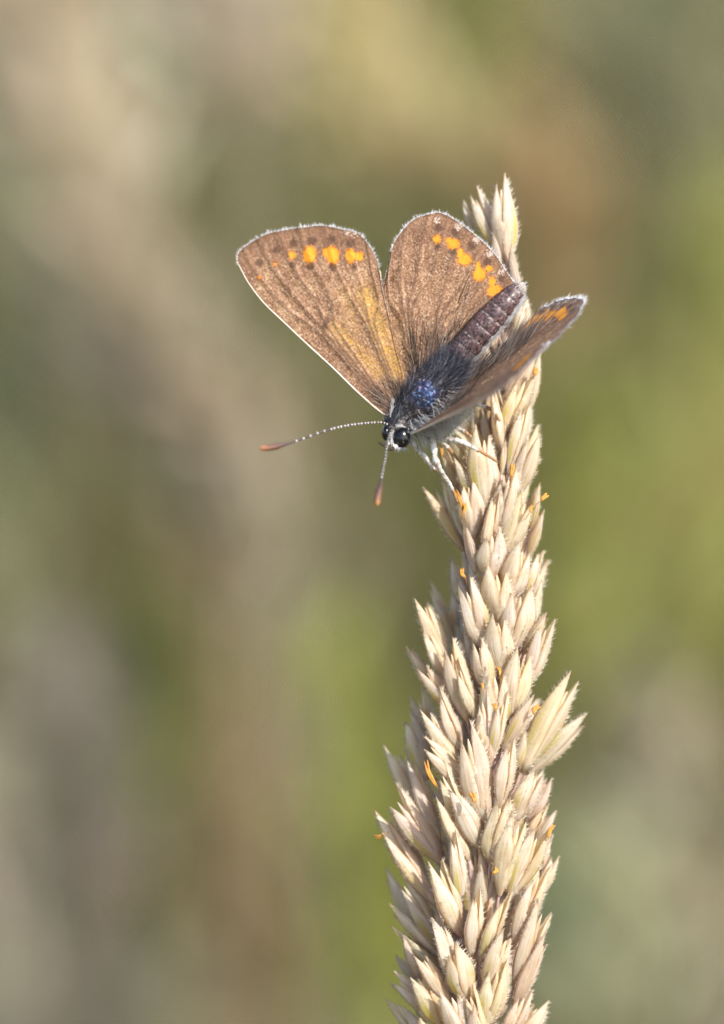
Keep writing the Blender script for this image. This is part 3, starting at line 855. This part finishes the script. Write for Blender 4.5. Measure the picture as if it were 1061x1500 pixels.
    clump = 0.45 + 0.55 * (0.5 + 0.5 * np.sin(k * 0.9) * np.sin(k * 0.37 + 1.0)) + 0.25 * np.sin(k * 2.3)
    d = norm(0.75 * nn + 0.35 * norm(din[i0]) + 0.22 * rng.normal(size=(m, 3)))
    hairs(g, root, d, fr_len * K * np.clip(clump, 0.2, 1.3) * (0.4 + 1.15 * rng.random(m)**1.3), 0.0018, 0.3, 3)
    obj('fringe', g.V(), g.f, M['fringe'], w, attrs={'hr': g.A()})['kind'] = 'stuff'
    if name == 'hindwing': return w, top, nr
    v, f = tube(top[2:, 0], np.linspace(0.0065, 0.0035, nt - 2), 6)
    obj('costal_edge', v, f, M['costa'], w)
    return w, top, nr

# --- left pair, seen face on
FW_COSTA = [(574, 606), (563, 607), (528, 578), (488, 539), (451, 505), (415, 471), (386, 443), (364, 414), (350, 388)]
FW_MARGIN = [(350, 388), (347, 377), (352, 366), (372, 351), (392, 341), (420, 335), (446, 331), (474, 329), (500, 334), (524, 340), (539, 355), (550, 373), (558, 395), (562, 418)]
FW_INNER = [(602, 592), (594, 554), (583, 516), (574, 474), (566, 440), (562, 418)]
HW_COSTA = [(600, 592), (580, 520), (567, 480), (561, 438), (567, 398)]
HW_MARGIN = [(567, 398), (573, 364), (588, 338), (607, 320), (636, 311), (653, 314), (675, 327), (703, 350), (726, 373), (743, 399), (757, 418)]
HW_INNER = [(640, 582), (664, 530), (702, 474), (757, 418)]
FW_VEINS = [(0.10, 0.16), (0.19, 0.20), (0.29, 0.24), (0.40, 0.30), (0.52, 0.56), (0.64, 0.60), (0.77, 0.64), (0.91, 0.90)]
HW_VEINS = [(0.12, 0.22), (0.26, 0.26), (0.39, 0.30), (0.50, 0.34), (0.61, 0.60), (0.72, 0.64), (0.83, 0.68), (0.94, 0.90)]
FW_SPOTS = [(427, 373, 6, 7, 0.80), (453, 372, 9, 12, 1.1), (480, 369, 8, 8, 1.0), (487, 373, 9, 12, 1.1), (513, 374, 7, 10, 1.1), (526, 375, 7, 7, 1.0), (403, 386, 6, 7, 0.55), (380, 407, 5, 6, 0.5)]
FW_DOTS = [(430, 355, 7, 'd'), (456, 352, 8, 'd'), (484, 350, 8, 'd'), (515, 355, 8, 'd'), (404, 366, 7, 'd'), (380, 385, 7, 'd'), (520, 342, 6, 'w'), (508, 341, 5, 'w'), (453, 390, 7, 'd'), (487, 391, 7, 'd'), (518, 390, 6, 'd'), (428, 387, 6, 'd'),
           (475, 478, 6, 'd'), (479, 471, 5, 'd'), (479, 466, 4, 'd')]
HW_SPOTS = [(640, 350, 7, 7, 0.85), (664, 357, 9, 7, 1.1), (657, 352, 5, 6, 0.9), (680, 380, 10, 8, 1.1), (674, 371, 5, 8, 1.0), (702, 402, 9, 8, 1.15), (700, 391, 4, 8, 1.0), (716, 393, 6, 4, 1.0), (725, 427, 11, 9, 1.15), (721, 413, 5, 8, 1.0)]
HW_DOTS = [(642, 333, 7, 'd'), (666, 340, 8, 'd'), (690, 360, 8, 'd'), (714, 383, 8, 'd'), (735, 408, 7, 'd'), (640, 322, 6, 'w'), (672, 332, 6, 'w'), (697, 352, 6, 'w'), (716, 371, 6, 'w'), (735, 397, 6, 'w'), (640, 362, 6, 'd'), (662, 369, 6, 'd')]
FW_GOLD = [(555, 545, 490, 478, 11, 0.62), (582, 545, 535, 430, 14, 0.75), (520, 480, 505, 430, 14, 0.25)]
HW_GOLD = [(600, 540, 585, 460, 12, 0.15)]

def left_map(w0, tilt, lift):
    def f(px, py, T, S):
        dist = ((px - 600) * -0.743 + (590 - py) * 0.67) * K
        return P(px, py, w0 + tilt * dist + lift * T * T)
    return f
fwL, fw_top, fw_n = wing('forewing', FW_COSTA, FW_MARGIN, FW_INNER, left_map(0.50, 0.10, 0.05), FW_SPOTS, 'brown forewing seen face on with a row of four orange spots', veins=FW_VEINS, ddots=FW_DOTS, gold=FW_GOLD, flip=False)
hwL, hw_top, hw_n = wing('hindwing', HW_COSTA, HW_MARGIN, HW_INNER, left_map(0.40, 0.08, 0.02), HW_SPOTS, 'rounded brown hindwing with a curved row of orange crescents', veins=HW_VEINS, ddots=HW_DOTS, gold=HW_GOLD)

# --- right pair, the mirrored shapes raised towards the camera and seen almost edge on
bdir = np.array([0.67, 0.743]); ndir = np.array([-0.743, 0.67])
def right_map(src, dst, w0, B, Nn, bow=0.0):
    B = np.array(B) / np.linalg.norm(B); Nn = np.array(Nn) / np.linalg.norm(Nn)
    def f(px, py, T, S):
        dx, dy = px - src[0], src[1] - py
        a = dx * bdir[0] + dy * bdir[1]; p = dx * ndir[0] + dy * ndir[1]
        X = a * B[0] + p * Nn[0]; Y = a * B[1] + p * Nn[1]; Zt = a * B[2] + p * Nn[2]
        b = bow * (p / 300.0)**2
        return P(dst[0] + X - b * 0.6, dst[1] - Y - b * 0.6, w0 + Zt * K)
    return f
HW_SPOTS_R = HW_SPOTS; 
hwR, hwr_top, hwr_n = wing('hindwing', HW_COSTA, HW_MARGIN, HW_INNER, right_map((630, 582), (642, 592), 0.42, (0.68, 0.665, -0.32), (0.44, 0.03, 0.90)), [(x, y, rx * 1.35, ry * 1.35, a_) for (x, y, rx, ry, a_) in HW_SPOTS], 'hindwing tilted edge on with orange marks and a white tip fringe', veins=HW_VEINS, ddots=HW_DOTS, flip=True, fr_len=8.5, camber=0.03)
fwR, fwr_top, fwr_n = wing('forewing', FW_COSTA, FW_MARGIN, FW_INNER, right_map((585, 600), (612, 627), 0.50, (0.74, 0.54, -0.40), (0.372, 0.17, 0.913)), FW_SPOTS, 'forewing raised edge on in front of the seed head', veins=FW_VEINS, ddots=FW_DOTS, gold=(), flip=True, camber=0.03)

# --- body: head, thorax and abdomen in one skin
SP = np.array([(566, 641, .52, 4), (570, 638, .52, 13), (577, 632, .52, 19), (584, 623, .52, 19), (591, 613, .51, 17), (600, 603, .50, 23), (612, 590, .50, 29), (628, 573, .50, 31),
               (645, 555, .50, 28), (660, 538, .50, 24), (672, 523, .51, 19.5), (688, 504, .52, 20.5), (706, 483, .53, 21), (724, 462, .53, 20.5), (740, 444, .53, 18.5), (752, 431, .52, 15), (761, 423, .52, 11), (768, 418, .51, 5)], float)
cp = catmull(SP, 150)
ctr = P(cp[:, 0], cp[:, 1], cp[:, 2])
uu = np.linspace(0, 1, 150)
seg_ph = (uu - 0.50) / 0.48 * 8.0
ringw = np.where(uu > 0.5, np.exp(-(((seg_ph % 1.0) - 0.5) / 0.12)**2), 0)
rad = cp[:, 3] * K * (1 - 0.07 * np.where(uu > 0.5, np.exp(-(((seg_ph % 1.0) - 0.5) / 0.10)**2), 0))
v, f = tube(ctr, rad, 40)
att = np.stack([np.repeat(uu, 40), np.exp(-(np.linalg.norm(v - P(624, 578, 0.64), axis=1) / 0.10)**2), np.repeat(ringw, 40)], 1)
obj('body', v, f, M['body'], bf, attrs={'bd': att})
t3 = norm(np.gradient(ctr, axis=0))
b3 = norm(ctr[120] - ctr[50])                        # tailward
dors = norm(-0.35 * RIGHT + 0.30 * UP + 0.89 * TOW)

def surf(u0, u1, n, dirs, spread=1.0):
    """points on the body skin between u0 and u1 on the side that faces dirs"""
    k = (u0 + (u1 - u0) * rng.random(n)) * 149; i = np.clip(k.astype(int), 0, 148)
    tt = t3[i]; d = np.asarray(dirs) + spread * rng.normal(size=(n, 3)) * 0.6
    d = norm(d - tt * np.sum(d * tt, 1, keepdims=True))
    return ctr[i] + d * (rad[i] * 0.96)[:, None], d, tt

# long grey-blue hairs on the thorax
g = Geo()
r0, d0, tt = surf(0.18, 0.50, 700, 0.8 * TOW - 0.1 * RIGHT, 0.9)
keep = rng.random(700) > 1.3 * np.exp(-(np.linalg.norm(r0 - P(622, 582, 0.64), axis=1) / 0.085)**2)
r0, d0, tt = r0[keep], d0[keep], tt[keep]
hairs(g, r0, 0.22 * d0 + 1.0 * tt + 0.22 * rng.normal(size=r0.shape), 0.06 + 0.10 * rng.random(len(r0)), 0.0017, 0.40)
r0, d0, tt = surf(0.34, 0.52, 560, 0.5 * TOW + 0.2 * RIGHT - 0.2 * UP, 1.0)
hairs(g, r0, 0.22 * d0 + tt + 0.2 * rng.normal(size=r0.shape), 0.08 + 0.14 * rng.random(len(r0)), 0.0017, 0.35)
r0, d0, tt = surf(0.10, 0.28, 420, 0.6 * TOW - 0.4 * RIGHT, 0.9)
hairs(g, r0, 0.3 * d0 + 0.8 * tt + 0.3 * rng.normal(size=r0.shape), 0.05 + 0.09 * rng.random(len(r0)), 0.0017, 0.45)
obj('thorax_hair', g.V(), g.f, M['blue_hair'], bf, attrs={'hr': g.A()})['kind'] = 'stuff'

# hairs over the wing bases
g = Geo()
def wing_hair(top, nr, n, tmax, smin, smax, ln, r=0.0020):
    nt, ns = top.shape[:2]
    ti = (rng.random(n)**1.3 * tmax * (nt - 8)).astype(int) + 2
    si = ((smin + (smax - smin) * rng.random(n)) * (ns - 1)).astype(int)
    root = top[ti, si]; d = norm(top[np.minimum(ti + 5, nt - 1), si] - top[ti, si])
    up = nr[ti, si]
    hairs(g, root, d + 0.22 * up + 0.16 * rng.normal(size=d.shape), ln * (0.5 + rng.random(n)), r, 0.25)
wing_hair(hw_top, hw_n, 330, 0.35, 0.25, 1.0, 0.17)
wing_hair(hw_top, hw_n, 120, 0.70, 0.72, 1.0, 0.15)
wing_hair(fw_top, fw_n, 170, 0.14, 0.1, 1.0, 0.11)
wing_hair(hwr_top, hwr_n, 420, 0.75, 0.45, 1.0, 0.22)
wing_hair(fwr_top, fwr_n, 200, 0.40, 0.5, 1.0, 0.20)
obj('wing_base_hair', g.V(), g.f, M['brown_hair'], bf, attrs={'hr': g.A()})['kind'] = 'stuff'

# white fur on the chest and along the belly
g = Geo()
r0, d0, tt = surf(0.13, 0.40, 1500, 0.58 * RIGHT - 0.80 * UP + 0.12 * TOW, 0.50)
hairs(g, r0, 0.8 * d0 + 0.25 * tt + 0.35 * TOW + np.array([0.15, 0, -0.45]) + 0.30 * rng.normal(size=r0.shape), 0.08 + 0.13 * rng.random(len(r0)), 0.0030, 0.45)
r0, d0, tt = surf(0.02, 0.17, 220, 0.3 * RIGHT - 0.9 * UP + 0.2 * TOW, 0.5)
hairs(g, r0, d0 + 0.35 * rng.normal(size=r0.shape), 0.04 + 0.06 * rng.random(len(r0)), 0.0026, 0.4)
obj('chest_fur', g.V(), g.f, M['white_hair'], bf, attrs={'hr': g.A()})['kind'] = 'stuff'
g = Geo()
r0, d0, tt = surf(0.44, 0.92, 800, 0.80 * RIGHT - 0.62 * UP + 0.10 * TOW, 0.30)
hairs(g, r0, 0.10 * d0 + tt + 0.10 * rng.normal(size=r0.shape), 0.05 + 0.04 * rng.random(len(r0)), 0.0026, 0.25)
r0, d0, tt = surf(0.95, 0.99, 60, TOW, 1.6)
hairs(g, r0, 0.05 * d0 + tt + 0.12 * rng.normal(size=r0.shape), 0.02 + 0.025 * rng.random(len(r0)), 0.0026, 0.25)
obj('abdomen_fur', g.V(), g.f, M['white_hair'], bf, attrs={'hr': g.A()})['kind'] = 'stuff'

# head: eyes, white eye rims, palps, antennae
def ellipsoid(c, axes, r, nu=24, nv=16):
    a = np.linspace(0, 2 * math.pi, nu, endpoint=False); b = np.linspace(0.02, math.pi - 0.02, nv)
    vs = np.array([[math.sin(q) * math.cos(p), math.sin(q) * math.sin(p), math.cos(q)] for q in b for p in a])
    vs = c + (vs * r) @ np.asarray(axes)
    f = [(i * nu + j, i * nu + (j + 1) % nu, (i + 1) * nu + (j + 1) % nu, (i + 1) * nu + j) for i in range(nv - 1) for j in range(nu)]
    f += [tuple(range(nu - 1, -1, -1)), tuple((nv - 1) * nu + j for j in range(nu))]
    return vs, f
FR = np.stack([RIGHT, UP, TOW])
eyeR = P(588, 641, 0.575); eyeL = P(566, 634, 0.545)
v, f = ellipsoid(eyeR, FR, np.array([13.5, 15.5, 11]) * K); obj('eye', v, f, M['eye'], bf)
v, f = ellipsoid(eyeL, FR, np.array([6.5, 11.5, 9]) * K); obj('eye', v, f, M['eye'], bf)
g = Geo()
a = math.pi * (0.35 + 1.15 * rng.random(150))
rr_ = np.array([14.0, 15.8]) * K
root = eyeR + np.cos(a)[:, None] * RIGHT * rr_[0] + np.sin(a)[:, None] * UP * rr_[1] + TOW * 0.05
tg = -np.sin(a)[:, None] * RIGHT + np.cos(a)[:, None] * UP
hairs(g, root, tg * 0.9 + 0.25 * TOW + 0.15 * rng.normal(size=tg.shape), 0.030 + 0.02 * rng.random(150), 0.0036, 0.2)
k = rng.random(40)[:, None]
hairs(g, P(572, 612, .62) * (1 - k) + P(575, 592, .62) * k, np.tile(P(574, 588, .64) - P(572, 612, .62), (40, 1)) + 0.02 * rng.normal(size=(40, 3)), 0.05, 0.003, 0.2)
obj('head_hair', g.V(), g.f, M['white_hair'], bf, attrs={'hr': g.A()})['kind'] = 'stuff'
g = Geo()
r0, d0, tt = surf(0.06, 0.17, 200, 0.5 * TOW + 0.6 * UP - 0.3 * RIGHT, 0.7)
hairs(g, r0, 0.4 * d0 + 0.7 * tt + 0.25 * rng.normal(size=r0.shape), 0.03 + 0.05 * rng.random(200), 0.0024, 0.4)
obj('crest_hair', g.V(), g.f, M['blue_hair'], bf, attrs={'hr': g.A()})['kind'] = 'stuff'
for pts in (((571, 648, .60), (562, 652, .66), (554, 647, .70)), ((580, 654, .60), (572, 658, .68), (563, 653, .74))):
    pp = catmull([P(*q) for q in pts], 12)
    v, f = tube(pp, np.array([3.4, 3.4, 3.3, 3.2, 3, 2.8, 2.5, 2.2, 1.8, 1.5, 1.2, .6]) * K, 8)
    mi = [(1 if i // 8 < 3 else 0) for i in range(len(f))]
    obj('palp', v, f, [M['ant_dark'], M['ant_white']], bf, mat_idx=mi)

def antenna(pts, club_from, club_r, nseg=30, r0=1.55):
    pth = catmull([P(*q) for q in pts], 400)
    nc = int(400 * club_from)
    g = Geo(); k = np.arange(nc)
    ph = (k / nc * nseg) % 1.0
    rad_ = r0 * K * (1 + 0.22 * np.sin(ph * 2 * math.pi - 1.2))
    sel = k[::3]
    v, f = tube(pth[:nc][sel], rad_[sel], 8)
    p2 = ph[sel]
    mi = [1 if p2[min(i // 8, len(sel) - 1)] < 0.20 else 0 for i in range(len(f))]
    an = obj('antenna', v, f, [M['ant_dark'], M['ant_white']], bf, mat_idx=mi)
    cl = pth[nc - 4:]; m = len(cl); t = np.linspace(0, 1, m)
    cr = K * (r0 + (club_r - r0) * np.clip(t / 0.45, 0, 1)**1.4) * np.sqrt(np.clip(1 - np.clip((t - 0.72) / 0.28, 0, 1)**2.2, 0.004, 1))
    cr *= 1 + 0.035 * np.sin(t * 70)
    v, f = tube(cl, cr, 12)
    obj('club', v, f, M['club'], an, attrs={'hr': np.stack([np.repeat(t, 12)] * 3, 1)})
antenna([(572, 624, .58), (560, 619, .62), (535, 620, .70), (505, 624, .78), (470, 633, .86), (440, 644, .92), (420, 650, .95), (400, 655, .98), (380, 657, 1.0)], 0.785, 4.4)
antenna([(580, 627, .70), (575, 630, .76), (570, 640, .80), (567, 655, .86), (564, 675, .92), (560, 695, .98), (557, 712, 1.02), (554, 726, 1.05), (552, 741, 1.07)], 0.72, 4.8, 20)

# legs
def leg(pts, radii, split):
    pth = catmull([P(*q) for q in pts], 60)
    r = np.interp(np.linspace(0, 1, 60), np.linspace(0, 1, len(radii)), radii) * K
    r = r * (1 + 0.08 * rng.normal(size=60))
    k = int(60 * split)
    v, f = tube(pth[:k + 1], r[:k + 1], 10)
    lg = obj('leg', v, f, M['leg'], bf)
    rt = r[k:].copy(); n = len(rt); rt *= 1 + 0.18 * np.sin(np.linspace(0, 5 * 2 * math.pi, n)); 
    v, f = tube(pth[k:], rt, 8)
    obj('tarsus', v, f, M['tarsus'], lg)
    g = Geo()
    m = 160; i = rng.integers(2, k, m)
    hairs(g, pth[i], norm(np.gradient(pth, axis=0))[i] * 1.2 + 0.5 * rng.normal(size=(m, 3)), 0.020 + 0.02 * rng.random(m), 0.0024, 0.2, 2)
    obj('leg_hair', g.V(), g.f, M['white_hair'], lg, attrs={'hr': g.A()})['kind'] = 'stuff'
leg([(602, 645, .50), (614, 660, .50), (624, 671, .47), (633, 684, .42), (642, 690, .34)], [4.5, 4.2, 3.4, 2.4, 1.8], 0.80)
leg([(630, 638, .52), (635, 652, .58), (637, 668, .60), (641, 681, .58), (650, 697, .52), (660, 711, .44), (670, 735, .34)], [5, 4.8, 4.6, 4, 3.2, 2.6, 1.8], 0.80)
leg([(640, 640, .50), (650, 644, .58), (668, 645, .64), (682, 650, .66), (702, 660, .60), (716, 668, .54), (728, 676, .50)], [4.4, 4.4, 4.0, 3.4, 2.8, 2.4, 2.0], 0.66)
leg([(616, 620, .42), (640, 640, .20), (662, 662, .10), (676, 684, .12)], [4, 3.6, 3, 2], 0.7)
leg([(634, 600, .38), (660, 620, .15), (690, 640, .15), (700, 660, .2)], [4, 3.6, 3, 2], 0.7)
leg([(650, 580, .38), (690, 590, .15), (720, 600, .2), (732, 616, .28)], [4, 3.6, 3, 2], 0.7)
print('spikelets', SPK_N)
